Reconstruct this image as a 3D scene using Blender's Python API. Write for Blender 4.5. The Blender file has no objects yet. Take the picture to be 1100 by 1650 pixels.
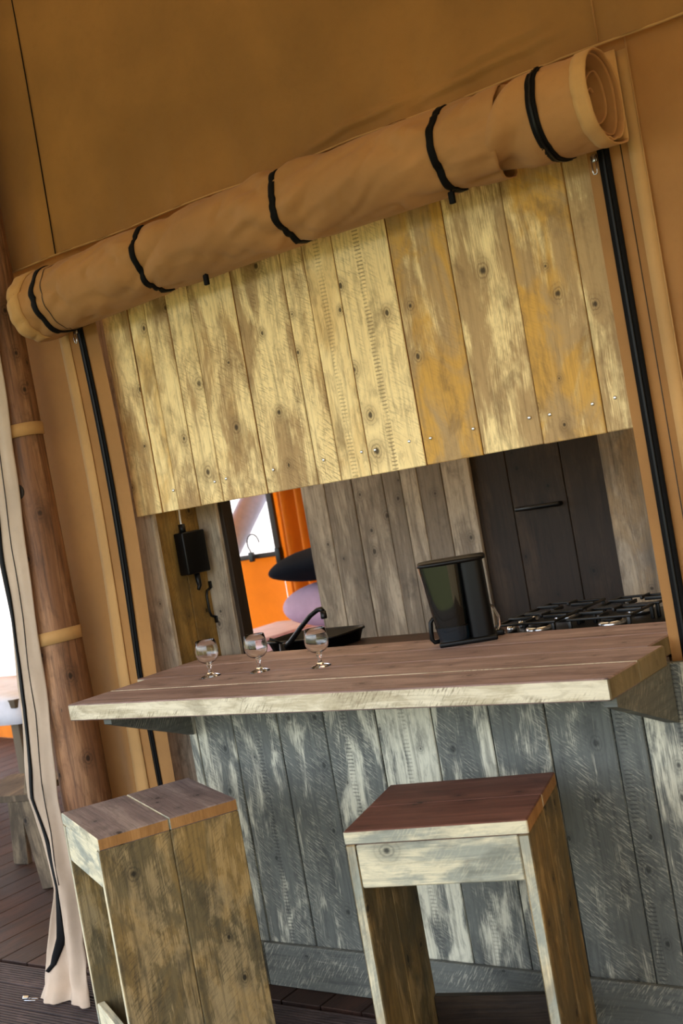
import bpy, bmesh, math, random
from mathutils import Vector, Matrix, noise
random.seed(7)
SC = bpy.context.scene
COL = SC.collection
PI = math.pi

# ------------------------------------------------------------------ camera
cam = bpy.data.cameras.new('camera')
co = bpy.data.objects.new('camera', cam); COL.objects.link(co); SC.camera = co
cam.sensor_fit = 'VERTICAL'; cam.sensor_height = 36.0; cam.sensor_width = 24.0
cam.lens = 1900.0/1650.0*36.0
cam.clip_start = 0.05
def _ray(x, y): return Vector(((x-550)/1900.0, (y-825)/1900.0, 1.0))
_x = -_ray(-2046, 1242).normalized()
_y = _ray(1896.8, 552.01).normalized(); _y = (_y - _x*_y.dot(_x)).normalized()
_z = _x.cross(_y)                       # rows: world axes in camera coordinates (x right, y down, z forward)
R3 = Matrix((_x, _y, _z))
M4 = Matrix(((R3[0][0], -R3[0][1], -R3[0][2], 0), (R3[1][0], -R3[1][1], -R3[1][2], 0),
             (R3[2][0], -R3[2][1], -R3[2][2], 1.65), (0, 0, 0, 1)))
co.matrix_world = M4
cam.dof.use_dof = True; cam.dof.focus_distance = 3.85; cam.dof.aperture_fstop = 4.0

# ------------------------------------------------------------------ sky, sun, exposure
W = bpy.data.worlds.new('world'); SC.world = W; W.use_nodes = True
nt = W.node_tree; nt.nodes.clear()
sky = nt.nodes.new('ShaderNodeTexSky'); sky.sky_type = 'NISHITA'; sky.sun_disc = False
sky.sun_elevation = math.radians(50); sky.sun_rotation = math.radians(40); sky.air_density = 1.0; sky.dust_density = 2.5
hs = nt.nodes.new('ShaderNodeHueSaturation'); hs.inputs['Saturation'].default_value = .42
wb = nt.nodes.new('ShaderNodeBackground'); wb.inputs['Strength'].default_value = 0.55
wo = nt.nodes.new('ShaderNodeOutputWorld')
nt.links.new(sky.outputs[0], hs.inputs['Color']); nt.links.new(hs.outputs[0], wb.inputs[0]); nt.links.new(wb.outputs[0], wo.inputs[0])
sl = bpy.data.lights.new('sun', 'SUN'); sl.energy = 2.5; sl.angle = math.radians(1.0); sl.color = (1.0, .93, .82)
so = bpy.data.objects.new('sun', sl); COL.objects.link(so)
so.rotation_euler = Vector((-0.62, -0.50, -0.80)).to_track_quat('-Z', 'Y').to_euler()
so.location = (6, 8, 9)
SC.view_settings.view_transform = 'Standard'; SC.view_settings.look = 'None'
SC.view_settings.gamma = 1.0; SC.view_settings.use_curve_mapping = False
SC.view_settings.exposure = 1.15

# ------------------------------------------------------------------ helpers
def lin(c):
    return tuple(((v/255)/12.92 if v/255 <= .04045 else (((v/255)+.055)/1.055)**2.4) for v in c) + (1.0,)
class NT:
    def __init__(s, name):
        s.m = bpy.data.materials.new(name); s.m.use_nodes = True; s.t = s.m.node_tree; s.t.nodes.clear()
        s.out = s.t.nodes.new('ShaderNodeOutputMaterial')
    def n(s, typ, **kw):
        d = s.t.nodes.new(typ)
        for k, v in kw.items(): setattr(d, k, v)
        return d
    def put(s, sock, v):
        if isinstance(v, bpy.types.NodeSocket): s.t.links.new(v, sock)
        else: sock.default_value = v
    def math(s, op, a, b=None, c=None, clamp=False):
        d = s.n('ShaderNodeMath', operation=op, use_clamp=clamp); s.put(d.inputs[0], a)
        if b is not None: s.put(d.inputs[1], b)
        if c is not None: s.put(d.inputs[2], c)
        return d.outputs[0]
    def mix(s, f, a, b, mode='MIX'):
        d = s.n('ShaderNodeMix', data_type='RGBA', blend_type=mode)
        s.put(d.inputs[0], f); s.put(d.inputs[6], a); s.put(d.inputs[7], b); return d.outputs[2]
    def step(s, v, a, b, lo=0.0, hi=1.0):
        d = s.n('ShaderNodeMapRange', interpolation_type='SMOOTHSTEP'); s.put(d.inputs[0], v)
        d.inputs[1].default_value = a; d.inputs[2].default_value = b; d.inputs[3].default_value = lo; d.inputs[4].default_value = hi
        return d.outputs[0]
    def vec(s, x, y, z=0.0):
        d = s.n('ShaderNodeCombineXYZ'); s.put(d.inputs[0], x); s.put(d.inputs[1], y); s.put(d.inputs[2], z); return d.outputs[0]
    def noise(s, v, scale=1.0, detail=3.0, rough=.5, dist=0.0):
        d = s.n('ShaderNodeTexNoise'); s.put(d.inputs['Vector'], v); d.inputs['Scale'].default_value = scale
        d.inputs['Detail'].default_value = detail; d.inputs['Roughness'].default_value = rough; d.inputs['Distortion'].default_value = dist
        return d.outputs['Fac']
    def bsdf(s, **kw):
        d = s.n('ShaderNodeBsdfPrincipled')
        for k, v in kw.items(): s.put(d.inputs[k.replace('_', ' ')], v)
        return d
    def bump(s, h, strength, dist):
        d = s.n('ShaderNodeBump'); s.put(d.inputs['Height'], h); d.inputs['Strength'].default_value = strength
        d.inputs['Distance'].default_value = dist; return d.outputs[0]
    def done(s, surf):
        s.t.links.new(surf, s.out.inputs[0]); return s.m

def wood(name, light, mid, dark, yellow=(200, 150, 60), patch=(.42, .62), psc=(8, 2.4), saw=.5, saw_light=False,
         knots=1.0, grain=.45, rough=.75, bumps=1.0, seed=0.0):
    """reclaimed scaffold board: UV u = metres across, v = metres along; object colour R yellow stain, G pale wash, B row of saw-tooth dashes, A rotary saw marks"""
    N = NT(name)
    uv = N.n('ShaderNodeUVMap').outputs[0]
    sp = N.n('ShaderNodeSeparateXYZ'); N.t.links.new(uv, sp.inputs[0]); u, v = sp.outputs[0], sp.outputs[1]
    oi = N.n('ShaderNodeObjectInfo'); r = oi.outputs['Random']
    cs = N.n('ShaderNodeSeparateColor'); N.t.links.new(oi.outputs['Color'], cs.inputs[0])
    cY, cG, cB, cA = cs.outputs[0], cs.outputs[1], cs.outputs[2], oi.outputs['Alpha']
    pu = N.math('ADD', u, N.math('MULTIPLY_ADD', r, 53.0, seed)); pv = N.math('ADD', v, N.math('MULTIPLY', r, 97.0))
    low = N.noise(N.vec(N.math('MULTIPLY', pu, 5.0), N.math('MULTIPLY', pv, 1.6)), 1.0, 2.0)
    wob = N.math('MULTIPLY_ADD', low, .05, pu)
    g1 = N.noise(N.vec(N.math('MULTIPLY', wob, 75.0), N.math('MULTIPLY', pv, 2.6)), 1.0, 5.0, .62)
    g2 = N.noise(N.vec(N.math('MULTIPLY', wob, 330.0), N.math('MULTIPLY', pv, 9.0)), 1.0, 3.0, .6)
    p1 = N.noise(N.vec(N.math('MULTIPLY', pu, psc[0]), N.math('MULTIPLY', pv, psc[1])), 1.0, 7.0, .62, .5)
    p1b = N.math('ADD', p1, N.math('MULTIPLY_ADD', cG, .34, -.17))
    p1c = N.math('ADD', p1b, N.math('MULTIPLY_ADD', g2, .3, -.15))
    m1 = N.step(p1c, patch[0], patch[1])
    p2 = N.noise(N.vec(N.math('MULTIPLY_ADD', pu, 7.0, 31.0), N.math('MULTIPLY', pv, 3.4)), 1.0, 6.0, .6, .8)
    m2 = N.math('MULTIPLY', N.step(p2, .40, .60), cY)
    col = N.mix(m1, lin(mid), lin(light))
    col = N.mix(m2, col, lin(yellow))
    p3 = N.noise(N.vec(N.math('MULTIPLY_ADD', pu, 11.0, 7.0), N.math('MULTIPLY', pv, 5.0)), 1.0, 6.0, .65, .4)
    m3 = N.math('MULTIPLY', N.step(p3, .52, .70), .55)
    col = N.mix(m3, col, lin(dark))
    p4 = N.noise(N.vec(N.math('MULTIPLY', wob, 42.0), N.math('MULTIPLY', pv, 13.0)), 1.0, 5.0, .7, .6)
    col = N.mix(N.math('MULTIPLY', N.step(p4, .50, .66), .34), col, lin(tuple(.5*(a+b) for a, b in zip(dark, mid))))
    gr = N.step(g1, .44, .72)
    col = N.mix(N.math('MULTIPLY', gr, grain), col, lin(dark))
    # rotary saw marks: short slanting scratches in patches
    bend = N.math('MULTIPLY', low, .035)
    q1 = N.math('ADD', N.math('MULTIPLY', pu, .80), N.math('MULTIPLY', pv, .60)); q2 = N.math('ADD', N.math('MULTIPLY', N.math('ADD', pu, bend), -.60), N.math('MULTIPLY', pv, .80))
    sw = N.step(N.noise(N.vec(N.math('MULTIPLY', q1, 26.0), N.math('MULTIPLY', q2, 210.0)), 1.0, 3.0, .6), .50, .62)
    ms = N.noise(N.vec(N.math('MULTIPLY_ADD', pu, 13.0, 3.0), N.math('MULTIPLY', pv, 4.2)), 1.0, 4.0, .6)
    swm = N.math('MULTIPLY', N.math('MULTIPLY', sw, N.step(ms, .40, .62)), N.math('MULTIPLY', cA, saw))
    col = N.mix(swm, col, lin(light if saw_light else dark))
    # row of saw-tooth dashes along one line of the board
    off = N.math('MULTIPLY_ADD', r, .09, -.045)
    du = N.math('ABSOLUTE', N.math('SUBTRACT', u, off))
    band = N.step(du, .014, .009)
    ds = N.step(N.math('SINE', N.math('MULTIPLY_ADD', g1, 3.0, N.math('MULTIPLY', v, 520.0))), .1, .7)
    dn = N.step(N.noise(N.vec(N.math('MULTIPLY', pu, 20.0), N.math('MULTIPLY', pv, 7.0)), 1.0, 3.0), .36, .5)
    dash = N.math('MULTIPLY', N.math('MULTIPLY', band, ds), N.math('MULTIPLY', dn, N.math('MULTIPLY', cB, .6)))
    col = N.mix(dash, col, lin(dark))
    # knots: only some cells carry one, sizes differ
    vo = N.n('ShaderNodeTexVoronoi', feature='F1'); vo.voronoi_dimensions = '2D'
    N.t.links.new(N.vec(N.math('MULTIPLY', pu, 8.0), N.math('MULTIPLY', pv, 6.4)), vo.inputs['Vector']); vo.inputs['Scale'].default_value = 1.0
    vs_ = N.n('ShaderNodeSeparateColor'); N.t.links.new(vo.outputs['Color'], vs_.inputs[0])
    has = N.step(vs_.outputs[0], .60, .62); size = N.math('MULTIPLY_ADD', vs_.outputs[1], .8, .55)
    d = N.math('DIVIDE', N.math('ADD', vo.outputs['Distance'], N.math('MULTIPLY_ADD', g1, .16, -.08)), size)
    halo = N.math('MULTIPLY', N.math('MULTIPLY', N.step(d, .34, .08), .42*knots), has)
    col = N.mix(halo, col, lin(tuple(.6*a+.4*b for a, b in zip(dark, mid))))
    rg = N.math('MULTIPLY', N.math('MULTIPLY', N.step(N.math('SINE', N.math('MULTIPLY', d, 75.0)), .2, .9), N.step(d, .24, .12)), N.math('MULTIPLY', has, .45*knots))
    col = N.mix(rg, col, lin(dark))
    core = N.math('MULTIPLY', N.math('MULTIPLY', N.step(d, .075, .03), .85*knots), has)
    col = N.mix(core, col, lin(tuple(.45*a for a in dark)))
    h = N.math('ADD', N.math('MULTIPLY', g1, -1.0), N.math('ADD', N.math('MULTIPLY', swm, -.5), N.math('ADD', N.math('MULTIPLY', dash, -.8), N.math('MULTIPLY', g2, -.35))))
    b = N.bsdf(Base_Color=col, Roughness=rough, Normal=N.bump(h, .55*bumps, .0025))
    b.inputs['Specular IOR Level'].default_value = .3
    return N.done(b.outputs[0])

def canvas(name, c, trans=.25, trans_col=None, weave=1.0):
    N = NT(name)
    tc = N.n('ShaderNodeTexCoord').outputs['Object']
    n1 = N.noise(tc, 2.2, 4.0, .55); n2 = N.noise(tc, 38.0, 3.0, .6)
    col = N.mix(N.step(n1, .3, .75), lin(tuple(v*.90 for v in c)), lin(tuple(min(255, v*1.05) for v in c)))
    col = N.mix(N.math('MULTIPLY', N.step(n2, .45, .8), .12), col, lin(tuple(v*.7 for v in c)))
    nf = N.noise(tc, 520.0, 2.0, .5)
    nrm = N.bump(N.math('ADD', nf, N.math('MULTIPLY', n2, .8)), .25*weave, .002)
    b = N.bsdf(Base_Color=col, Roughness=.7, Normal=nrm); b.inputs['Specular IOR Level'].default_value = .25
    b.inputs['Sheen Weight'].default_value = .08
    t = N.n('ShaderNodeBsdfTranslucent'); N.put(t.inputs[0], lin(trans_col or c)); N.t.links.new(nrm, t.inputs[1])
    mx = N.n('ShaderNodeMixShader'); mx.inputs[0].default_value = trans
    N.t.links.new(b.outputs[0], mx.inputs[1]); N.t.links.new(t.outputs[0], mx.inputs[2])
    return N.done(mx.outputs[0])

def plain(name, c, rough=.5, metal=0.0, spec=.5, vary=.12, sc=30.0, **kw):
    N = NT(name)
    tc = N.n('ShaderNodeTexCoord').outputs['Object']
    n1 = N.noise(tc, sc, 4.0, .6)
    col = N.mix(n1, lin(tuple(v*(1-vary) for v in c)), lin(tuple(min(255, v*(1+vary)) for v in c)))
    b = N.bsdf(Base_Color=col, Roughness=N.math('MULTIPLY_ADD', n1, .08, rough-.04, clamp=True), Metallic=metal)
    b.inputs['Specular IOR Level'].default_value = spec
    for k, v in kw.items(): N.put(b.inputs[k.replace('_', ' ')], v)
    return N.done(b.outputs[0])

MAT = {}
MAT['hatch'] = wood('weathered_pale_wood', (250, 226, 166), (180, 150, 104), (112, 88, 58), (206, 160, 78), patch=(.40, .56), saw=.5, grain=.42)
MAT['panel'] = wood('grey_washed_wood', (204, 200, 178), (100, 102, 96), (58, 60, 58), (170, 150, 100), patch=(.50, .66), psc=(13, 3.6), saw=.42, saw_light=True, grain=.5, knots=.7, seed=3.0)
MAT['back'] = wood('grey_brown_wood', (186, 172, 150), (132, 120, 104), (78, 70, 61), patch=(.42, .66), psc=(9, 1.8), saw=.3, grain=.55, knots=.8, seed=5.0)
MAT['olive'] = wood('olive_brown_wood', (150, 122, 68), (116, 92, 48), (70, 56, 32), patch=(.42, .66), saw=.4, grain=.5, seed=8.0)
MAT['bartop'] = wood('mauve_brown_wood', (172, 148, 140), (142, 118, 112), (92, 74, 70), patch=(.40, .68), psc=(16, 1.3), saw=.12, grain=.7, knots=.8, rough=.6, seed=11.0)
MAT['baredge'] = wood('pale_sawn_edge', (218, 208, 182), (186, 174, 146), (120, 108, 84), patch=(.40, .6), psc=(20, 5), saw=.95, grain=.3, knots=.9, seed=13.0)
MAT['barend'] = wood('olive_cut_wood', (140, 126, 96), (114, 102, 74), (82, 72, 52), patch=(.4, .7), saw=.2, grain=.3, knots=.3, seed=15.0)
MAT['stoolside'] = wood('tan_warm_lit_wood', (160, 138, 98), (110, 96, 66), (50, 46, 36), patch=(.46, .54), psc=(10, 4.0), saw=.55, grain=.5, seed=17.0)  # warm light from the right is put into the stool side colour
MAT['stoolfront'] = wood('pale_cool_lit_wood', (214, 204, 172), (150, 152, 138), (96, 96, 84), patch=(.40, .6), psc=(12, 4.0), saw=.5, saw_light=True, grain=.35, seed=19.0)  # cool light from the left is put into the stool front colour
MAT['stoolgrey'] = wood('mauve_grey_seat_wood', (160, 142, 134), (130, 112, 108), (80, 70, 68), patch=(.40, .68), psc=(14, 2), saw=.2, grain=.5, rough=.6, seed=23.0)
MAT['stoolred'] = wood('red_brown_seat_wood', (130, 88, 74), (102, 66, 56), (60, 40, 34), patch=(.40, .70), psc=(16, 1.6), saw=.1, grain=.55, rough=.55, seed=29.0)
MAT['cutedge'] = wood('orange_cut_wood', (176, 130, 78), (152, 108, 60), (112, 78, 42), saw=.1, grain=.35, knots=0.0, seed=31.0)
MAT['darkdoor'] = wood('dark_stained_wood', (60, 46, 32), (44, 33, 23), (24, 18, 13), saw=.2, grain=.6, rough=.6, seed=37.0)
MAT['deckin'] = wood('brown_floor_wood', (72, 48, 38), (54, 36, 29), (30, 21, 18), saw=.0, grain=.6, knots=.3, rough=.6, seed=41.0)
MAT['deck'] = wood('grooved_deck_wood', (96, 80, 76), (74, 61, 58), (38, 31, 31), saw=.0, grain=.5, knots=.0, rough=.65, seed=43.0)
MAT['log'] = wood('round_log_wood', (172, 128, 92), (128, 88, 60), (66, 44, 32), patch=(.4, .7), psc=(9, 1.2), saw=.0, grain=.75, knots=1.0, rough=.5, seed=47.0)
MAT['chair'] = wood('dining_wood', (128, 112, 90), (84, 72, 58), (44, 38, 32), saw=.2, grain=.4, seed=53.0)
MAT['canvas'] = canvas('tan_canvas', (164, 119, 68), .12)
MAT['canvasroll'] = canvas('tan_canvas_flap', (176, 128, 78), .08)
MAT['tape'] = canvas('pale_canvas_tape', (196, 152, 96), .08)
MAT['flap'] = canvas('beige_canvas_flap', (196, 174, 152), .12)
MAT['inner'] = canvas('orange_canvas', (205, 116, 10), .14, (255, 128, 2))
MAT['fly'] = canvas('fly_canvas', (206, 176, 132), .10, (230, 196, 140))
MAT['flyin'] = canvas('inner_fly_canvas', (206, 180, 140), .22, (232, 206, 160))
MAT['side'] = canvas('added_side_canvas', (206, 182, 146), .16, (240, 212, 160))
MAT['screen'] = canvas('white_canvas', (236, 236, 240), .5)
MAT['black'] = plain('black_fabric', (9, 8, 9), .7, spec=.12)
MAT['blackzip'] = plain('black_zip_coil', (7, 7, 8), .45, sc=400.0, spec=.25)
MAT['blackplastic'] = plain('black_plastic', (6, 6, 7), .4, spec=.25)
MAT['blackmetal'] = plain('black_iron', (9, 9, 9), .4, spec=.4)
MAT['steel'] = plain('brushed_steel', (200, 202, 206), .25, 1.0, vary=.05)
MAT['zinc'] = plain('zinc_screw', (214, 218, 222), .3, 1.0, vary=.05)
MAT['navy'] = plain('navy_cotton', (16, 19, 27), .9, spec=.1)
MAT['lilac'] = plain('lilac_cotton', (176, 150, 172), .9, spec=.1, sc=8.0)
MAT['sheet'] = plain('sunlit_lilac_cotton', (212, 196, 206), .9, spec=.1, sc=8.0)  # paler lilac, stands for sun on the mattress
MAT['whitecloth'] = plain('white_tablecloth', (214, 214, 224), .85, spec=.15, sc=6.0)
MAT['greypole'] = plain('grey_galvanised', (128, 134, 156), .5, spec=.3)
MAT['frame'] = plain('dark_brown_trim', (34, 22, 14), .6)
MAT['grass'] = plain('dry_grass_ground', (86, 88, 56), .95, spec=.1, vary=.4, sc=3.0)
MAT['white'] = plain('white_curtain', (232, 232, 236), .9, spec=.1, sc=5.0)
def glass(name, tint=(1, 1, 1, 1), ior=1.45, rough=0.0):
    N = NT(name)
    tc = N.n('ShaderNodeTexCoord').outputs['Object']
    n1 = N.noise(tc, 6.0, 2.0)
    b = N.bsdf(Base_Color=N.mix(N.math('MULTIPLY', n1, .03), tint, (.95, .97, 1, 1)), Roughness=rough, IOR=ior)
    b.inputs['Transmission Weight'].default_value = 1.0
    return N.done(b.outputs[0])
MAT['glass'] = glass('clear_glass')
MAT['tinted'] = plain('smoked_tank_plastic', (7, 11, 9), .08, spec=.45, vary=.3, sc=12.0, Coat_Weight=.25)
MAT['tintedblue'] = plain('smoked_blue_water', (8, 22, 30), .08, spec=.5, vary=.4, sc=20.0, Coat_Weight=.3)
def pane_mat():
    N = NT('clear_pvc_pane')
    tc = N.n('ShaderNodeTexCoord').outputs['Object']
    n1 = N.noise(tc, 4.0, 2.0)
    t = N.n('ShaderNodeBsdfTransparent'); t.inputs[0].default_value = (.95, .95, .96, 1)
    g = N.n('ShaderNodeBsdfGlossy'); g.inputs['Roughness'].default_value = .05
    mx = N.n('ShaderNodeMixShader'); N.put(mx.inputs[0], N.math('MULTIPLY_ADD', n1, .04, .03))
    N.t.links.new(t.outputs[0], mx.inputs[1]); N.t.links.new(g.outputs[0], mx.inputs[2])
    return N.done(mx.outputs[0])
MAT['pane'] = pane_mat()

def link(name, me, mat, parent=None, color=None):
    o = bpy.data.objects.new(name, me); COL.objects.link(o)
    if mat is not None and not me.materials: me.materials.append(MAT[mat] if isinstance(mat, str) else mat)
    if parent is not None: o.parent = parent
    o.color = color or (0, .45, 0, .3)
    return o
def tag(o, label=None, cat=None, group=None, kind=None):
    if label: o['label'] = label
    if cat: o['category'] = cat
    if group: o['group'] = group
    if kind: o['kind'] = kind
    return o
def empty(name, loc=(0, 0, 0), rz=0.0):
    o = bpy.data.objects.new(name, None); COL.objects.link(o); o.location = loc; o.rotation_euler = (0, 0, rz); o.empty_display_size = .1
    return o
def smooth(me, on=True):
    for p in me.polygons: p.use_smooth = on
    return me

def board(name, parent, c, L, Wd, T, mat, axis='Z', face='Y', bev=.003, color=(.0, .5, 0.0, .5), side=None, end=None, rot=None, pale=False):
    """chamfered board. L along `axis`, T along `face`, Wd along the remaining axis; c = centre in the parent's frame"""
    bm = bmesh.new(); bmesh.ops.create_cube(bm, size=1.0)
    for v in bm.verts: v.co = Vector((v.co.x*Wd, v.co.y*L, v.co.z*T))
    if bev: bmesh.ops.bevel(bm, geom=list(bm.edges), offset=min(bev, T*.3), segments=1, affect='EDGES', profile=.5)
    uvl = bm.loops.layers.uv.new('UVMap'); bm.normal_update()
    ov = random.uniform(0, 4)
    for f in bm.faces:
        n = f.normal; a = max(range(3), key=lambda i: abs(n[i]) + (.3 if i == 2 and not pale else 0))
        for l in f.loops:
            p = l.vert.co
            l[uvl].uv = (p.x, p.y+ov) if a == 2 else ((p.z+.31*(1 if n.x > 0 else -1), p.y+ov) if a == 0 else (p.x, p.z+ov+.7))
        f.material_index = {2: 0, 0: 1 if side else 0, 1: (2 if side else 1) if end else 0}[a]
    ax = {'X': Vector((1, 0, 0)), 'Y': Vector((0, 1, 0)), 'Z': Vector((0, 0, 1))}
    e1 = ax[axis]; e2 = ax[face]; e0 = e1.cross(e2)
    B = Matrix((e0, e1, e2)).transposed()
    for v in bm.verts: v.co = B @ v.co
    if rot is not None:
        for v in bm.verts: v.co = rot @ v.co
    me = bpy.data.meshes.new(name); bm.to_mesh(me); bm.free()
    me.materials.append(MAT[mat])
    if side: me.materials.append(MAT[side])
    if end: me.materials.append(MAT[end])
    o = link(name, me, None, parent, color); o.location = c
    return o

def from_py(name, vs, fs, mat, parent=None, sm=True, uvs=None, color=None):
    me = bpy.data.meshes.new(name); me.from_pydata([tuple(v) for v in vs], [], fs); me.update()
    if uvs:
        ul = me.uv_layers.new(name='UVMap')
        for lp in me.loops: ul.data[lp.index].uv = uvs[lp.vertex_index]
    smooth(me, sm)
    return link(name, me, mat, parent, color)

def grid(name, fn, nu, nv, mat, parent=None, closed=False, sm=True, uv=None, solid=0.0):
    vs, fs, uvs = [], [], []
    for j in range(nv+1):
        for i in range(nu+1):
            vs.append(fn(i/nu, j/nv)); uvs.append(uv(i/nu, j/nv) if uv else (i/nu, j/nv))
    w = nu+1
    for j in range(nv):
        for i in range(nu): fs.append((j*w+i, j*w+i+1, (j+1)*w+i+1, (j+1)*w+i))
    o = from_py(name, vs, fs, mat, parent, sm, uvs)
    if solid:
        m = o.modifiers.new('thickness', 'SOLIDIFY'); m.thickness = solid; m.offset = 0
    return o

def tube(name, pts, rad, mat, parent=None, seg=10, flat=None, cap=True, color=None):
    """round (or flattened) tube along a polyline; rad number or list; flat = (vector, factor) squashes that direction"""
    pts = [Vector(p) for p in pts]; n = len(pts); vs, fs = [], []
    up = None
    for i, p in enumerate(pts):
        t = (pts[min(i+1, n-1)]-pts[max(i-1, 0)]).normalized()
        if up is None:
            up = Vector((0, 0, 1)) if abs(t.z) < .9 else Vector((1, 0, 0))
        a = (up - t*up.dot(t)).normalized(); b = t.cross(a); up = a
        r = rad[i] if isinstance(rad, (list, tuple)) else rad
        for k in range(seg):
            th = 2*PI*k/seg; d = a*math.cos(th)*r+b*math.sin(th)*r
            if flat: fv = flat[0](p) if callable(flat[0]) else Vector(flat[0]); d -= fv*d.dot(fv)*(1-flat[1])
            vs.append(p+d)
    for i in range(n-1):
        for k in range(seg): fs.append((i*seg+k, i*seg+(k+1) % seg, (i+1)*seg+(k+1) % seg, (i+1)*seg+k))
    if cap: fs += [tuple(range(seg))[::-1], tuple((n-1)*seg+k for k in range(seg))]
    return from_py(name, vs, fs, mat, parent, True, None, color)

def lathe(name, prof, mat, parent=None, seg=32, loc=(0, 0, 0), sm=True, closed=False):
    vs, fs = [], []
    for r, z in prof:
        for k in range(seg): vs.append((r*math.cos(2*PI*k/seg), r*math.sin(2*PI*k/seg), z))
    n = len(prof)
    for i in range(n-1):
        for k in range(seg): fs.append((i*seg+k, i*seg+(k+1) % seg, (i+1)*seg+(k+1) % seg, (i+1)*seg+k))
    if prof[0][0] > 1e-4 and not closed: fs.append(tuple(range(seg))[::-1])
    if prof[-1][0] > 1e-4 and not closed: fs.append(tuple((n-1)*seg+k for k in range(seg)))
    if closed:
        for k in range(seg): fs.append(((n-1)*seg+k, (n-1)*seg+(k+1) % seg, (k+1) % seg, k))
    o = from_py(name, vs, fs, mat, parent, sm); o.location = loc
    bm = bmesh.new(); bm.from_mesh(o.data); bmesh.ops.remove_doubles(bm, verts=bm.verts, dist=1e-5); bmesh.ops.recalc_face_normals(bm, faces=bm.faces)
    bm.to_mesh(o.data); bm.free()
    return o

def rbox(name, size, mat, parent=None, loc=(0, 0, 0), bev=.006, seg=3, top=(1, 1), rz=0.0, sm=True):
    """rounded box standing on its base, optional taper of the top"""
    bm = bmesh.new(); bmesh.ops.create_cube(bm, size=1.0)
    for v in bm.verts:
        k = top if v.co.z > 0 else (1, 1)
        v.co = Vector((v.co.x*size[0]*k[0], v.co.y*size[1]*k[1], (v.co.z+.5)*size[2]))
    if bev: bmesh.ops.bevel(bm, geom=list(bm.edges), offset=bev, segments=seg, affect='EDGES', profile=.5)
    me = bpy.data.meshes.new(name); bm.to_mesh(me); bm.free()
    smooth(me, sm)
    o = link(name, me, mat, parent); o.location = loc; o.rotation_euler = (0, 0, rz)
    if sm:
        try: me.set_sharp_from_angle(angle=math.radians(50))
        except Exception: pass
    return o
def copy_tree(o, parent=None):
    c = o.copy(); COL.objects.link(c); c.parent = parent
    for ch in list(o.children): copy_tree(ch, c)
    return c
def ns(x, y=0.0, z=0.0): return noise.noise(Vector((x, y, z)))

# ------------------------------------------------------------------ ground, decks
g = from_py('ground', [(-60, -60, -.12), (60, -60, -.12), (60, 60, -.12), (-60, 60, -.12)], [(0, 1, 2, 3)], 'grass', sm=False); tag(g, kind='structure')
# grooved boards run along the tent front; smooth planks run inwards
fl = empty('floor', (0, 0, 0)); tag(fl, kind='structure')
def grooved_mesh(L, Wd):
    prof = []; n = 9; pitch = Wd/n
    for i in range(n):
        x = -Wd/2+i*pitch
        prof += [(x+pitch*.16, -.009), (x+pitch*.24, 0), (x+pitch*.76, 0), (x+pitch*.84, -.009)]
    prof = [(-Wd/2, -.028), (-Wd/2, -.006)]+prof+[(Wd/2, -.006), (Wd/2, -.028)]
    vs = [(-L/2, y, z) for y, z in prof]+[(L/2, y, z) for y, z in prof]; m = len(prof)
    fs = [(i, m+i, m+(i+1) % m, (i+1) % m) for i in range(m)]+[tuple(range(m)), tuple(range(2*m-1, m-1, -1))]
    me = bpy.data.meshes.new('deck_board'); me.from_pydata(vs, [], fs); me.update()
    ul = me.uv_layers.new(name='UVMap')
    for lp in me.loops: p = me.vertices[lp.vertex_index].co; ul.data[lp.index].uv = (p.y, p.x)
    me.materials.append(MAT['deck']); return me
gm = grooved_mesh(4.4, .139)
for k in range(22):
    y = 2.87-.0725-k*.146
    for X in (-3.2, 1.25, -7.65):
        if k > 8 and X < -5: continue
        o = link('deck_board', gm, None, fl, (.0, .3+.4*random.random(), 0, 0)); o.location = (X+(.0 if k % 2 else .35), y, 0)
fi = empty('floor_inner', (0, 0, 0)); tag(fi, kind='structure')
for k in range(52):
    x = -9.2+k*.165
    board('floor_plank', fi, (x, 4.82, -.0145), 3.86, .160, .027, 'deckin', 'Y', 'Z', .002, (.0, .2+.5*random.random(), 0, 0))
# ------------------------------------------------------------------ tent canvas
YC = 3.08
wf = empty('wall_front', (0, YC, 0)); tag(wf, kind='structure')
def lx(z):  # the left edge of the opening bows a little
    return .03*math.sin(min(1, max(0, (z-1.1)/1.4))*PI)
def left_wall(a, b):
    x = -3.70+a*(3.70-3.185); z = b*2.72
    k = max(0, 1-z/1.5)
    fold = .022*k*math.sin(x*34+1.2*math.sin(z*1.1)) + .012*ns(x*5, z*.9)*(.3+k)
    edge = .045*max(0, (1-a*3.2))**2
    xx = x + lx(z)*a
    return (xx, fold-edge*.2, z)
grid('canvas_panel', left_wall, 46, 50, 'canvas', wf)
def right_wall(a, b):
    x = -1.215+a*2.65; z = b*2.72
    return (x, .008*ns(x*3, z*1.2)*min(1, a*12), z)
grid('canvas_panel', right_wall, 60, 40, 'canvas', wf)
grid('canvas_panel', lambda a, b: (-3.2+a*2.0, .012+.004*ns(a*9, b), 2.47+b*.25), 40, 6, 'canvas', wf)
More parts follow.
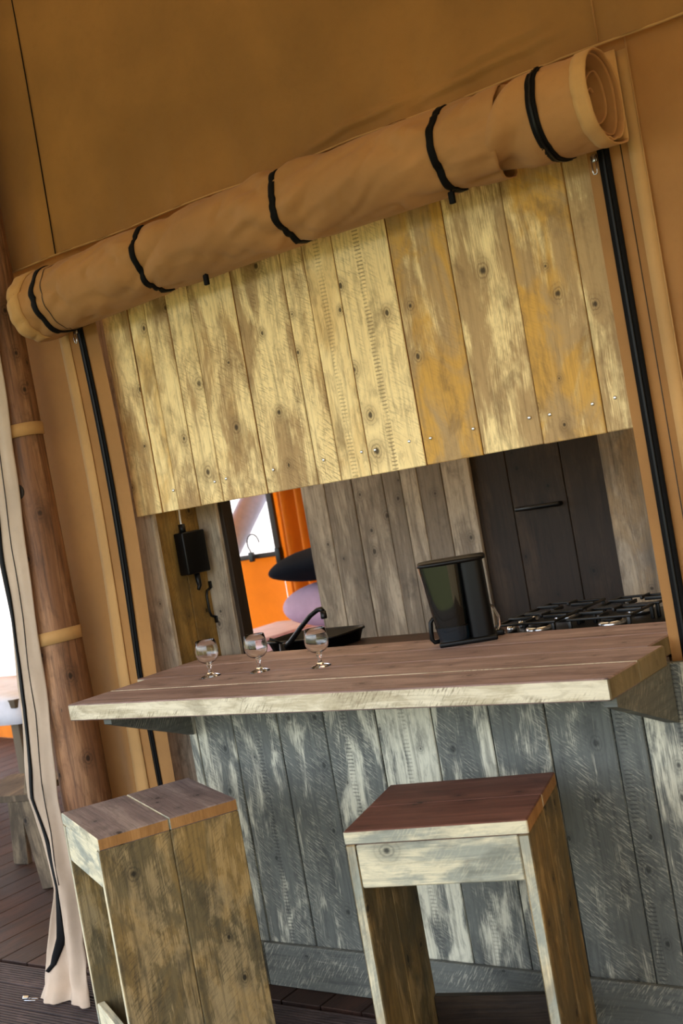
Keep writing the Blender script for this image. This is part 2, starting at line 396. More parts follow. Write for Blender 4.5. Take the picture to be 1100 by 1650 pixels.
# upper canvas, its hem overlapping the lower wall
def upper(a, b):
    x = -9.2+a*10.7; b = b**1.9; z = 2.685+b*1.55+(.006*ns(x*2.2)+.004*math.sin(x*9))*(1-b)**3
    k = math.exp(-b*7)
    w = .020*k*ns(x*13, z*.6)+.014*ns(x*2.5, z*1.2)+.006*math.exp(-b*2.5)*ns(x*9, z*.4, 5)+.012*k*math.sin(x*38+3*ns(x*2))*max(0, ns(x*1.3, 4))
    for c0, c1, cz, sl in ((-1.75, -1.15, 2.728, .05), (-2.15, -1.62, 2.722, .03), (-1.62, -1.2, 2.765, .05)):
        t = (x-c0)/(c1-c0)
        if 0 < t < 1: w -= .016*math.sin(t*PI)*math.exp(-((z-cz-sl*(t-.3)-.008*ns(x*6))/.010)**2)
    return (x, -.03+w, z)
wg = grid('wall_gable', upper, 420, 64, 'canvas', None, solid=.003); wg.location = (0, YC, 0); tag(wg, kind='structure')
for x0, nm in ((-3.285, 'seam'), (-1.118, 'seam')):
    tube(nm, [(x0+.01*math.sin(t*3)*(1 if x0 < -2 else .3), -.036, 2.69+t*1.5) for t in [i/12 for i in range(13)]], .0022, 'black' if x0 < -2 else 'canvasroll', wg, 6)
tube('hem_piping', [(-9.2+i*.14, -.036+.003*ns(i*.7), 2.684+.006*ns((-9.2+i*.14)*2.2)+.004*math.sin((-9.2+i*.14)*9)) for i in range(77)], .0035, 'tape', wg, 6)
# left side tape, zip; right side tape, zip, seam
def strip(name, x0, x1, z0, z1, y, mat, parent, t=.003, wob=0.0, n=40):
    def f(a, b):
        z = z0+(z1-z0)*b; x = x0+(x1-x0)*a
        return (x+wob*math.sin(z*2.1), y, z)
    return grid(name, f, 2, n, mat, parent, solid=t)
def lstrip(name, x0, x1, z0, z1, mat, off, t=.003):
    def f(a, b):
        z = z0+(z1-z0)*b; x = x0+(x1-x0)*a; aa = (x+3.70)/.515
        p = left_wall(max(0, min(1, aa)), z/2.72)
        return (x+lx(z)*aa, p[1]-off, z)
    return grid(name, f, 3, 60, mat, wf, solid=t)
lstrip('tape', -3.385, -3.333, .0, 2.66, 'tape', .004)
lstrip('zip_tape', -3.284, -3.252, .0, 2.62, 'black', .005)
lstrip('zip_coil', -3.271, -3.265, .0, 2.62, 'blackzip', .008, .006)
strip('tape', -1.095, -1.056, .0, 2.66, -.008, 'tape', wf)
tube('seam', [(-1.056, -.009, 2.70), (-1.056, -.010, 1.5), (-1.056, -.009, .0)], .002, 'tape', wf, 6)
tube('seam', [(-1.115, -.009, 2.5), (-1.115, -.010, 1.5), (-1.115, -.009, .0)], .0016, 'frame', wf, 6)
strip('zip_tape', -1.181, -1.147, .0, 2.62, -.010, 'black', wf)
strip('zip_coil', -1.168, -1.161, .0, 2.62, -.014, 'blackzip', wf, .006)
def zip_pull(parent, loc, rz=0.0, tilt=0.0):
    e = rbox('zip_slider', (.016, .010, .022), 'steel', parent, loc, .003)
    e.rotation_euler = (0, tilt, rz)
    pts = [(-.006, -.007, .016), (-.006, -.008, -.024), (-.004, -.008, -.033), (.004, -.008, -.033), (.006, -.008, -.024), (.006, -.007, .016)]
    tube('zip_pull', pts, .002, 'steel', e, 6)
    return e
zip_pull(wf, (-1.188, -.02, 2.395)); zip_pull(wf, (-3.268, -.02, 2.385))

# fly roof over the porch and tent, unseen side canvas added to the porch: bring the warm light, the open front and left bring the sky
def roof_slope(a, b):
    x = -9.4+a*11.0; y = -.4+b*(3.2+.4)
    return (x, y, 2.85+b*1.4)
rc = grid('ceiling', roof_slope, 30, 12, 'fly'); tag(rc, kind='structure')
ri = grid('ceiling_inner', lambda a, b: (-9.4+a*11.0, 3.2+b*3.6, 4.25-b*1.55), 30, 12, 'flyin'); tag(ri, kind='structure')
wr = grid('wall_right_added', lambda a, b: (.85, -.4+a*7.1, b*(2.85 if a*8 < .1 else 3.6)), 24, 10, 'side'); tag(wr, kind='structure')  # added out of view to glow warm and hold back sky on the right

# ------------------------------------------------------------------ rolled-up window flap
RX0, RX1 = -3.345, -1.088
roll = empty('rolled_window_flap', (0, 2.95, 2.42))
tag(roll, 'tan canvas window flap rolled up and tied above the plank hatch', 'canvas roll')
STR = (-2.70, -2.105, -1.545)
def rz_c(x):
    t = (x-RX0)/(RX1-RX0); return .085+.022*math.sin(t*PI)+.02*t
def rrad(x):
    r = .124
    for s in STR: r -= .010*math.exp(-((x-s)/.045)**2)
    return r
def wrinkle(x, th):
    w = .010*ns(x*4.5, th*1.2)+.006*ns(x*11+th*2.6, th*.9, 3)
    w -= .008*max(0, 1-abs(ns(x*5+th*1.3, th*.8-x*2, 9))*7)
    for s in STR+(-3.19,):
        d = (x-s); k = math.exp(-(abs(d)-.07)**2/.009)
        w += .012*k*math.sin(th*5.0+d*26*(1 if d > 0 else -1)+s*5)*max(0, ns(th*1.3, s*3)+.35)
    return w
def spiral(x, s, R, turns, wr=1.0, tail=True, squash=1.0):
    """s 0..1 along the sheet from the wall behind the roll, under it, round the front and inwards; returns local (y, z)"""
    zc = rz_c(x)
    if tail and s < .08:
        k = s/.08
        if k < .5: return (.115, zc+.14-(.14+R*.83)*(k/.5))
        q = (k-.5)/.5
        return (.115*(1-q), zc-R*.83-(R*.17)*math.sin(q*PI/2))
    q = (s-.08)/.92 if tail else s
    th = -PI/2-q*turns*2*PI
    r = R*(1-.76*q**1.15) if turns < 3 else R*(1-.10*min(1, q/.42)-.62*max(0, (q-.42)/.58)**1.1)
    if q < 1.25/turns: r += wr*wrinkle(x, th)
    else: r += (.004+.034*q)*ns(th*.8, x*1.5, 7)+.010*math.sin(th*1.7)*q
    return (r*math.cos(th)*squash, zc+r*math.sin(th))
def main_sheet(a, b):
    th = -b*2.2*2*PI
    x1 = -1.385+.035*math.sin(-PI/2-b*14)    # slanting free edge at the right
    x = RX0+a*(x1-RX0)
    y, z = spiral(x, b, rrad(x), 2.2)
    fl = 1+.06*math.exp(-((x-RX0)/.05)**2)
    return (x, y*fl, rz_c(x)+(z-rz_c(x))*fl)
grid('canvas_sheet', main_sheet, 200, 130, 'canvasroll', roll, solid=.003)
def end_sheet(a, b):
    x = -1.56+a*(RX1-.05*max(0, b-.30)+1.56)
    k = min(1, max(0, (x+1.47)/.20)); k = k*k*(3-2*k)
    R = .094+.026*k
    y, z = spiral(x, b, R, 3.6, .5)
    if .08 < b < .5:
        th = -PI/2-(b-.08)/.92*3.6*2*PI
        w = .018*math.sin(th*3.0+x*34)*math.exp(-((x+1.36)/.085)**2)
        y += w*math.cos(th); z += w*math.sin(th)
    return (x, y, z)
grid('end_sheet', end_sheet, 70, 230, 'canvasroll', roll, solid=.0028)
# pale hems at both ends, zip bands of the flap wound round the roll
def hem_right(a, b):
    x = RX1-.042+a*.044; y, z = spiral(x, b*.345, .1225, 3.6, .5)
    return (x, y, z)
grid('hem', hem_right, 3, 80, 'tape', roll, solid=.003)
def hem_left(a, b):
    x = RX0-.002+a*.062; s = .08+b*.42; y, z = spiral(x, s, rrad(x)+.003, 2.2)
    fl = 1+.06*math.exp(-((x-RX0)/.05)**2)
    return (x, y*fl, rz_c(x)+(z-rz_c(x))*fl)
grid('hem', hem_left, 3, 60, 'tape', roll, solid=.003)
def ring_band(name, x, w, R, mat, turns, s0, s1, tail=True, slant=0.0, n=60, wr=1.0, t=.003):
    def f(a, b):
        s = s0+(s1-s0)*b
        xx = x+(a-.5)*w+slant*(b-.5); y, z = spiral(xx, s, R if R else rrad(xx)+.004, turns, wr)
        return (xx, y, z)
    return grid(name, f, 3, n, mat, roll, solid=t)
ring_band('zip_band', -1.240, .028, .1235, 'black', 3.6, .05, .265, wr=.5)
ring_band('zip_coil', -1.240, .006, .1265, 'blackzip', 3.6, .05, .265, wr=.5)
ring_band('zip_band', -3.215, .026, 0, 'black', 2.2, .05, .42)
ring_band('stitched_seam', -3.165, .003, 0, 'frame', 2.2, .05, .42, t=.001)
for s in STR:
    ring_band('strap', s, .021, 0, 'black', 2.2, .06, .40, slant=.02, t=.005)
for x in (-2.49, -1.56):
    e = rbox('strap_end', (.018, .012, .034), 'black', roll, (x, -.02, rz_c(x)-.158), .003)
    tube('cord', [(0, 0, .03), (.002, .01, .06)], .004, 'black', e, 6)

# ------------------------------------------------------------------ plank hatch over the bar
hatch = empty('plank_hatch', (0, 3.15, 1.677)); tag(hatch, 'large hatch panel of pale yellow weathered planks hung above the bar', 'hatch')
HX = [-3.205, -3.070, -2.985, -2.876, -2.765, -2.562, -2.342, -2.247, -2.126, -1.917, -1.715, -1.513, -1.315, -1.222]
HC = [(.25, .5, 0, .6), (.6, .75, 0, .2), (.1, .45, 0, .5), (.1, .6, 0, .8), (.15, .55, 0, .9), (.0, .5, 0, 1), (.2, .62, 0, 1), (.35, .9, .7, .1),
      (.1, .95, 1, .6), (1.0, .05, 0, .35), (.0, .35, 0, .1), (1.0, .22, 0, .3), (.0, .30, 0, .2)]
for i in range(13):
    w = HX[i+1]-HX[i]
    board('plank', hatch, ((HX[i]+HX[i+1])/2, random.uniform(-.002, .002), .42+random.uniform(-.001, .001)), .84, w-.003, .022, 'hatch', 'Z', 'Y', .0025, HC[i], side='cutedge')
for x, z in [(-2.995, 1.75), (-2.735, 1.755), (-2.519, 1.754), (-2.303, 1.754), (-2.148, 1.756), (-2.095, 1.754), (-1.963, 1.76), (-1.885, 1.757),
             (-1.732, 1.76), (-1.543, 1.76), (-1.477, 1.758), (-1.343, 1.764), (-1.274, 1.769), (-2.79, 1.752)]:
    s = lathe('screw', [(.0055, 0), (.0055, .0015), (.003, .003), (0, .003)], 'zinc', hatch, 10, (x, -.0125, z-1.677)); s.rotation_euler = (PI/2, 0, 0)
board('batten', hatch, (-2.21, .024, .08), 1.94, .07, .022, 'olive', 'X', 'Y')

# ------------------------------------------------------------------ bar front, bar top
front = empty('plank_counter', (-2.0, 3.0, 0)); tag(front, 'grey washed vertical plank front under the bar top with baseboard', 'bar front')
PX = [-3.0, -2.96, -2.785, -2.582, -2.386, -2.178, -1.970, -1.770, -1.586, -1.385, -1.294, -1.09, -.90]
PCc = [(0, .9, 0, .2), (0, .6, 0, 1), (0, .45, 1, .8), (0, .35, 0, .9), (0, .55, 1, 1), (0, .95, .6, .7), (0, .5, .4, .8), (0, .55, 0, .7), (0, .35, 0, 1), (0, .3, 1, 1), (0, .6, 1, .9), (0, .5, 0, .6)]
for i in range(12):
    w = PX[i+1]-PX[i]
    board('plank', front, ((PX[i]+PX[i+1])/2+2.0, .012+random.uniform(-.0015, .0015), .522), 1.042, w-.0045, .024, 'panel', 'Z', 'Y', .003, PCc[i])
for x0, x1, q in ((-3.0, -2.802, .3), (-2.80, -.90, .15)):
    board('baseboard', front, ((x0+x1)/2+2.0, -.012, .075), x1-x0, .15, .022, 'panel', 'X', 'Y', .004, (0, q, 0, .9))
bar = empty('bar_worktop', (-2.14, 2.95, 1.045)); tag(bar, 'thick bar top of mauve brown boards with pale sawn front edge', 'bar top')
ys = [2.575, 2.765, 2.955, 3.145, 3.335]
for i in range(4):
    w = ys[i+1]-ys[i]
    x0, x1 = (-3.105, -1.18) if i < 2 else (-3.165, -1.225)
    board('bar_board', bar, ((x0+x1)/2+2.14, (ys[i]+ys[i+1])/2-2.95, .0275), x1-x0, w-.002, .055, 'bartop', 'X', 'Z', .0035, (0, .3+.4*random.random(), 0, .9), side='baredge', end='barend', pale=(i == 1))
def bracket(x):
    t = .035
    pr = [(2.62, 1.044), (2.985, 1.044), (2.985, .885), (2.62, 1.02)]
    vs = [(x-t/2, y, z) for y, z in pr]+[(x+t/2, y, z) for y, z in pr]
    vs = [(a+2.14, b-2.95, c-1.045) for a, b, c in vs]
    fs = [(0, 1, 2, 3), (7, 6, 5, 4), (0, 4, 5, 1), (1, 5, 6, 2), (2, 6, 7, 3), (3, 7, 4, 0)]
    uvs = [(v[2]*1.0, v[1]) for v in vs]
    from_py('bracket', vs, fs, 'panel', bar, False, uvs, (0, .2, 0, .8))
bracket(-1.205); bracket(-2.975)

# ------------------------------------------------------------------ stools
def stool(loc, rz, Wd, Dp, H, topmat, label, grp, cols):
    s = empty('bar_stool', loc, rz); tag(s, label, 'stool', grp)
    T = .028; tt = .036
    for j in range(2):
        y = Dp*(.25+.5*j)
        board('seat_board', s, (Wd/2, y, H-tt/2), Wd, Dp/2-.0015, tt, topmat, 'X', 'Z', .003, (0, .5, 0, .6), side='stoolfront', end='cutedge', pale=(topmat == 'stoolgrey'))
        for k, x in enumerate((T/2, Wd-T/2)):
            board('side_plank', s, (x, y, (H-tt)/2), H-tt, Dp/2-.0015, T, 'stoolside', 'Z', 'X', .003, cols[(j+k) % 2], side='stoolfront')
    for y in (.014, Dp-.014):
        board('apron', s, (Wd/2, y, H-tt-.056), Wd-2*T-.001, .110, .026, 'stoolfront', 'X', 'Y', .003, (0, .55, 0, .5))
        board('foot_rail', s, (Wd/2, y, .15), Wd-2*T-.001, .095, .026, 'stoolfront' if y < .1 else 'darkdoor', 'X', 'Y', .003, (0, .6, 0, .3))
    return s
stool((-1.838, 2.31, 0), .275, .472, .403, .80, 'stoolred', 'bar stool with red brown seat and pale grey apron', 'bar stools at the bar', [(.2, .35, 0, .4), (.2, .3, 0, .5)])
stool((-2.994, 2.382, 0), -.484, .440, .427, .80, 'stoolgrey', 'bar stool with mauve grey two-board seat beside the canvas wall', 'bar stools at the bar', [(.25, .5, 0, .7), (.2, .45, 0, .9)])

# ------------------------------------------------------------------ goblets
def goblet(loc, label, rz=0.0):
    prof = [(0, .0), (.034, .0), (.035, .0015), (.030, .004), (.014, .009), (.0068, .016), (.0052, .026), (.0062, .033), (.0095, .037), (.0065, .041), (.010, .045),
            (.024, .051), (.034, .061), (.0385, .074), (.0392, .088), (.0370, .105), (.0338, .124), (.0328, .1246), (.0322, .124),
            (.0352, .105), (.0374, .088), (.0367, .075), (.0325, .063), (.0230, .0535), (.010, .0485), (0, .0475)]
    o = lathe('wine_goblet', prof, 'glass', None, 48, loc); o.rotation_euler = (0, 0, rz)
    return tag(o, label, 'goblet', 'goblets on the bar top')
goblet((-2.765, 2.919, 1.1003), 'clear stemmed goblet at the row end below the black adapter')
goblet((-2.574, 2.952, 1.1003), 'clear stemmed goblet standing between the two other goblets')
goblet((-2.332, 2.969, 1.1003), 'clear stemmed goblet at the row end nearest the coffee maker')

# ------------------------------------------------------------------ coffee maker
cm = empty('coffee_maker', (-1.95, 3.245, 1.1003), math.radians(29)); tag(cm, 'black coffee maker with smoked water tank standing on the bar top', 'coffee maker')
rbox('base', (.185, .15, .016), 'blackplastic', cm, (.012, .0, 0), .005)
def tank(name, z0, z1, mat, grow=0.0):
    def f(a, b):
        th = a*2*PI; z = z0+(z1-z0)*b; k = (z-.012)/.25
        w = .050+.020*k+grow; d = .052+.008*k+grow
        c, s = math.cos(th), math.sin(th); p = 3.2
        rr = (abs(c)**p+abs(s)**p)**(-1/p)
        return (-.030-.010*k+w*c*rr, -.012+d*s*rr, z)
    return grid(name, f, 48, 10, mat, cm)
tank('water_tank', .060, .258, 'tinted'); tank('water_tank', .014, .060, 'tintedblue', .0005); tank('tank_seam', .0585, .0615, 'blackplastic', .0018)
def column(a, b):
    z = .010+.25*b; k = b; th = a*2*PI; c, s = math.cos(th), math.sin(th); p = 4; rr = (abs(c)**p+abs(s)**p)**(-1/p)
    return (.058-.002*k+.040*c*rr, .004+(.062+.004*k)*s*rr, z)
grid('body', column, 40, 8, 'blackplastic', cm)
def lid(a, b):
    th = a*2*PI; c, s = math.cos(th), math.sin(th); p = 4; rr = (abs(c)**p+abs(s)**p)**(-1/p)
    R = [(0, .272), (.55, .272), (.97, .270), (1, .265), (1, .258), (.94, .256), (0, .256)][int(round(b*6))]
    return (-.003+.110*R[0]*c*rr, -.002+.074*R[0]*s*rr, R[1])
grid('lid', lid, 48, 6, 'blackplastic', cm)
hp = [(-.072, -.012, .088), (-.092, -.015, .088), (-.100, -.016, .078), (-.103, -.016, .05), (-.104, -.016, .024), (-.097, -.016, .014), (-.072, -.012, .014)]
tube('handle', hp, .0075, 'blackplastic', cm, 10)
tube('carafe_handle', [(.090, .02, .105), (.108, .02, .088), (.117, .02, .06), (.113, .02, .03), (.100, .02, .012)], .005, 'glass', cm, 8)
rbox('switch', (.03, .02, .018), 'blackplastic', cm, (.112, .02, 0), .004)

# ------------------------------------------------------------------ kitchen behind the bar: worktop, hob, tap, tub
wt = empty('kitchen_worktop', (-2.25, 3.64, 1.03)); tag(wt, 'lower dark wooden worktop behind the bar top carrying the hob', 'worktop')
for j in range(3):
    board('worktop_board', wt, (0, -.195+.195*j, -.02), 1.95, .193, .04, 'deckin', 'X', 'Z', .003, (0, .4, 0, 0))
for x in (-.93, .93):
    board('leg_panel', wt, (x, 0, -.535), .99, .56, .03, 'back', 'Z', 'X', .003, (0, .3, 0, .2))
hob = empty('gas_hob', (-1.70, 3.64, 1.0305)); tag(hob, 'black gas hob with iron pan supports and steel knobs', 'gas hob')
rbox('hob_plate', (.56, .46, .034), 'blackplastic', hob, (0, 0, 0), .004)
for bx, by in ((-.13, -.11), (.13, -.11), (-.13, .11), (.14, .11)):
    bu = lathe('burner', [(.045, .0), (.045, .018), (.036, .022), (.0, .022)], 'steel', hob, 24, (bx, by, .034))
    lathe('burner_cap', [(.034, 0), (.034, .007), (.028, .011), (0, .011)], 'blackmetal', bu, 24, (0, 0, .0225))
    ps = rbox('pan_support', (.22, .012, .008), 'blackmetal', hob, (bx, by-.095, .076), .002)
    rbox('bar', (.22, .012, .008), 'blackmetal', ps, (0, .19, 0), .002)
    for sx in (-.104, .104): rbox('bar', (.012, .18, .008), 'blackmetal', ps, (sx, .095, 0), .002)
    for dx, dy in ((-.065, 0), (.065, 0)): rbox('finger', (.085, .009, .012), 'blackmetal', ps, (dx, .095, .001), .002)
    for dy in (.035, .155): rbox('finger', (.009, .075, .012), 'blackmetal', ps, (0, dy, .001), .002)
    for sx in (-.100, .100):
        for sy in (0, .19): rbox('foot', (.012, .012, .043), 'blackmetal', ps, (sx, sy, -.042), .002)
for k in range(4):
    kn = lathe('knob', [(.017, 0), (.017, .014), (.014, .024), (.0, .024)], 'steel', hob, 20, (-.252, -.16+.085*k, .034))
    rbox('grip', (.006, .03, .006), 'steel', kn, (0, 0, .022), .002)
tap = empty('kitchen_tap', (-2.86, 3.63, 1.0305)); tag(tap, 'black kitchen tap with slanting spout behind the goblets', 'tap')
lathe('tap_base', [(.026, 0), (.026, .012), (.018, .018), (.016, .05), (0, .05)], 'blackmetal', tap, 20, (-.16, 0, 0))
tube('spout', [(-.16, 0, .03), (-.12, 0, .055), (-.06, 0, .105), (.0, 0, .150), (.04, 0, .170), (.058, 0, .172), (.066, 0, .162)], [.012, .011, .010, .0095, .0095, .010, .010], 'blackmetal', tap, 12)
lathe('nozzle', [(.011, 0), (.013, .004), (.012, .03), (0, .03)], 'blackmetal', tap, 14, (.066, 0, .134))
tube('lever', [(-.16, 0, .045), (-.185, -.02, .07), (-.20, -.03, .078)], .005, 'blackmetal', tap, 8)
tub = empty('dish_tub', (-2.98, 3.795, 1.0305)); tag(tub, 'low black dish tub on the worktop behind the goblets', 'tub')
def tubf(a, b):
    th = a*2*PI; c, s = math.cos(th), math.sin(th); p = 6; rr = (abs(c)**p+abs(s)**p)**(-1/p)
    q = [(0, .004), (.86, .004), (.95, .05), (1.0, .052), (1.0, .046), (.97, .046), (.88, .0), (0, .0)][int(round(b*7))]
    return (.185*q[0]*c*rr, .13*q[0]*s*rr, q[1])
grid('tub_shell', tubf, 48, 7, 'blackplastic', tub)
tube('rim', [(.185*math.cos(t)*((abs(math.cos(t))**6+abs(math.sin(t))**6)**(-1/6)), .13*math.sin(t)*((abs(math.cos(t))**6+abs(math.sin(t))**6)**(-1/6)), .05) for t in [2*PI*i/40 for i in range(41)]], .005, 'blackplastic', tub, 8, cap=False)

# ------------------------------------------------------------------ kitchen walls
wl = empty('wall_left', (-3.2, 3.2, 0)); tag(wl, kind='structure')
board('post', wl, (-.065, .012, 1.25), 2.5, .155, .024, 'back', 'Z', 'Y', .004, (0, 1.0, 0, .2))
for j, y in enumerate((.088, .205)):
    board('plank', wl, (-.012, y, 1.25), 2.5, .115, .022, 'olive', 'Z', 'X', .003, (.2, .4, 0, .8))
d1 = empty('door_1', (-3.155, 3.475, 0)); tag(d1, kind='structure')
board('stile', d1, (.0, .0, 1.1), 2.0, .112, .03, 'back', 'Z', 'Y', .003, (0, .85, 0, .1))
board('door_edge', d1, (.066, .03, 1.1), 2.0, .02, .06, 'frame' if False else 'darkdoor', 'Z', 'Y', .003, (0, .2, 0, 0))
hd = tube('handle', [(-.038, -.016, 1.235), (-.040, -.040, 1.245), (-.040, -.046, 1.265), (-.040, -.046, 1.325), (-.040, -.040, 1.345), (-.038, -.016, 1.355)], .005, 'blackmetal', d1, 8)
rbox('handle_plate', (.016, .006, .028), 'blackmetal', hd, (-.038, -.018, 1.352), .002); rbox('handle_plate', (.016, .006, .028), 'blackmetal', hd, (-.038, -.018, 1.212), .002)
wb_ = empty('wall_rear', (-2.0, 4.6, 0)); tag(wb_, kind='structure')
BX = [-3.54, -3.395, -3.232, -3.055, -2.955, -2.862, -2.735, -2.59]
for i in range(7):
    w = BX[i+1]-BX[i]
    board('plank', wb_, ((BX[i]+BX[i+1])/2+2.0, random.uniform(-.003, .003), 1.25), 2.5, w-.003, .024, 'back', 'Z', 'Y', .003, (0, [.6, .45, .55, .2, .7, .2, .75][i], 0, .3))
for x0, x1 in ((-1.97, -1.80), (-1.80, -1.60), (-1.60, -1.40), (-1.40, -1.18)):
    board('plank', wb_, ((x0+x1)/2+2.0, random.uniform(-.003, .003), 1.25), 2.5, x1-x0-.003, .024, 'back', 'Z', 'Y', .003, (.2, .5, 0, .3))
d2 = empty('door_2', (-2.29, 4.632, 0)); tag(d2, kind='structure')
for j in range(3):
    board('door_plank', d2, (-.26+.26*j, 0, 1.25), 2.5, .258, .03, 'darkdoor', 'Z', 'Y', .003, (0, .4, 0, .2))
h2 = tube('handle', [(-.10, -.02, 1.43), (-.10, -.05, 1.43), (.10, -.05, 1.43), (.10, -.02, 1.43)], .010, 'blackmetal', d2, 8)
wk = empty('wall_side', (-1.18, 3.9, 0)); tag(wk, kind='structure')
for j in range(7):
    board('plank', wk, (.012, -.6+.2*j, 1.25), 2.5, .198, .024, 'back', 'Z', 'X', .003, (.1, .5, 0, .3))

# power adapter on the olive planks
ad = empty('power_adapter', (-3.176, 3.355, 1.51)); tag(ad, 'black power adapter box with cables hanging on the olive planks', 'power adapter')
rbox('case', (.05, .125, .165), 'blackplastic', ad, (.014, 0, -.085), .006)
tube('cable', [(.012, -.03, .08), (.012, -.032, .13), (.010, -.025, .20), (.004, -.02, .30)], .0035, 'white', ad, 8)
tube('cable_boot', [(.012, -.03, .075), (.012, -.03, .112)], .013, 'blackplastic', ad, 10)
tube('plug', [(.014, .005, -.085), (.016, .005, -.115), (.022, .0, -.135), (.024, -.012, -.148)], [.012, .011, .009, .006], 'blackplastic', ad, 10)

# ------------------------------------------------------------------ bedroom and dining room behind
wbk = empty('wall_back', (0, 6.5, 0)); tag(wbk, kind='structure')
W1 = (-5.90, -5.30, 1.29, 2.05); W2 = (-9.6, -8.0, .53, 2.0)
def inner_panel(x0, x1, z0, z1, n=24):
    grid('canvas_panel', lambda a, b: (x0+(x1-x0)*a, .025*math.sin((x0+(x1-x0)*a)*9)+.012*ns((x0+(x1-x0)*a)*3, b*2), z0+(z1-z0)*b), n, 10, 'inner', wbk)
inner_panel(-11.5, W2[0], 0, 2.9); inner_panel(W2[0], W2[1], 0, W2[2]); inner_panel(W2[0], W2[1], W2[3], 2.9)
inner_panel(W2[1], W1[0], 0, 2.9); inner_panel(W1[0], W1[1], 0, W1[2]); inner_panel(W1[0], W1[1], W1[3], 2.9); inner_panel(W1[1], 1.4, 0, 2.9, 90)
def window(name, Wn):
    w = empty(name, ((Wn[0]+Wn[1])/2, 6.48, Wn[2])); tag(w, kind='structure')
    hw = (Wn[1]-Wn[0])/2; h = Wn[3]-Wn[2]
    rbox('sill', (2*hw+.1, .03, .035), 'frame', w, (0, 0, -.03), .004); rbox('head', (2*hw+.1, .03, .035), 'frame', w, (0, 0, h), .004)
    rbox('jamb', (.05, .03, h), 'frame', w, (-hw-.02, 0, 0), .004); rbox('jamb', (.05, .03, h), 'frame', w, (hw+.02, 0, 0), .004)
    from_py('pane', [(-hw, .03, 0), (hw, .03, 0), (hw, .03, h), (-hw, .03, h)], [(0, 1, 2, 3)], 'pane', w, False)
    return w
w1 = window('window_1', W1); w2 = window('window_2', W2)
rbox('latch', (.045, .05, .12), 'blackplastic', w1, (.335, -.02, -.09), .006)
# folded orange curtain beside the window
cu = grid('orange_curtain', lambda a, b: (.46*a+.03*math.sin(b*2), .045*math.sin(a*22+.6*math.sin(b*3))-.01, .02+b*2.6), 60, 20, 'inner', None, solid=.003)
cu.location = (-5.20, 6.41, 0); tag(cu, 'orange curtain hanging in folds beside the bedroom window', 'curtain')
hk = empty('wire_hook', (-5.47, 6.44, 1.29)); tag(hk, 'small black wire hook standing on the bedroom window sill', 'hook')
tube('wire', [(.0+.055*math.cos(t)-.0, 0, .085+.065*math.sin(t)) for t in [PI*1.25-i*PI*1.25/14 for i in range(15)]], .006, 'blackmetal', hk, 8)
rbox('clamp', (.035, .03, .07), 'blackmetal', hk, (-.03, -.005, -.045), .005, top=(1.2, 1))
tube('stem', [(-.04, 0, .04), (-.03, 0, .0)], .006, 'blackmetal', hk, 8)
sc_ = grid('white_screen', lambda a, b: (-16+a*14, .04*math.sin(a*150), -.12+b*3.4), 300, 6, 'screen'); sc_.location = (0, 8.3, 0); tag(sc_, 'white canvas screen standing outside behind the tent windows', 'screen')
# slanting post outside the window
po = tube('slanted_post', [(-7.69, 7.1, -.16), (-4.98, 7.1, 2.72)], .10, 'greypole', None, 16); tag(po, 'grey slanting post outside the bedroom window', 'post')

bed = empty('bed', (-4.35, 5.68, 0)); tag(bed, 'bed with lilac mattress against the orange canvas wall', 'bed')
def pillow_mesh(name, L, Wd, H, mat, parent=None, p=.6):
    def f(a, b):
        th = a*2*PI; ph = (b-.5)*PI
        c, s = math.cos(th), math.sin(th); rr = (abs(c)**4+abs(s)**4)**(-1/4)
        k = math.cos(ph); e = max(k, 0)**p
        x = L/2*c*rr*e; y = Wd/2*s*rr*e; z = H/2*math.sin(ph)
        return (x, y, z+.01*ns(x*6, y*6, z*3))
    return grid(name, f, 48, 20, mat, parent)
rbox('bed_base', (1.9, 1.25, .52), 'chair', bed, (0, 0, 0), .01)
rbox('mattress', (1.88, 1.23, .28), 'lilac', bed, (0, 0, .522), .05, 4)
rbox('sunlit_strip', (.5, 1.24, .03), 'sheet', bed, (-.66, 0, .790), .012)  # pale strip stands for sun falling across the mattress
dv = pillow_mesh('rolled_duvet', .92, .40, .27, 'lilac'); dv.location = (-4.15, 5.70, .985); tag(dv, 'lilac rolled duvet lying on the bed', 'duvet')
pl = pillow_mesh('dark_pillow', .74, .46, .21, 'navy', None, 1.3); pl.location = (-4.22, 5.62, 1.25); pl.rotation_euler = (0, math.radians(-6), 0); tag(pl, 'dark navy pillow lying on the lilac duvet', 'pillow')

# dining corner seen through the door at the left
tb = empty('dining_table', (-6.45, 4.75, 0)); tag(tb, 'dining table under a white cloth in the left room', 'table')
rbox('table_top', (1.5, .8, .05), 'chair', tb, (0, 0, .715), .004)
def clothf(a, b):
    th = a*2*PI; c, s = math.cos(th), math.sin(th); rr = (abs(c)**12+abs(s)**12)**(-1/12)
    q = [0, .5, 1.0, 1.012, 1.02, 1.03][int(round(b*5))]; z = [.772, .772, .772, .755, .69, .62][int(round(b*5))]
    wv = .012*math.sin(th*24) if b > .7 else 0
    return (.76*(q+wv)*c*rr, .41*(q+wv)*s*rr, z)
cl = grid('tablecloth', clothf, 96, 5, 'whitecloth', None, solid=.002); cl.location = (-6.45, 4.75, 0); tag(cl, 'white cloth spread over the dining table', 'tablecloth')
for sx in (-.68, .68):
    for sy in (-.34, .34): rbox('leg', (.07, .07, .715), 'chair', tb, (sx, sy, 0), .004)
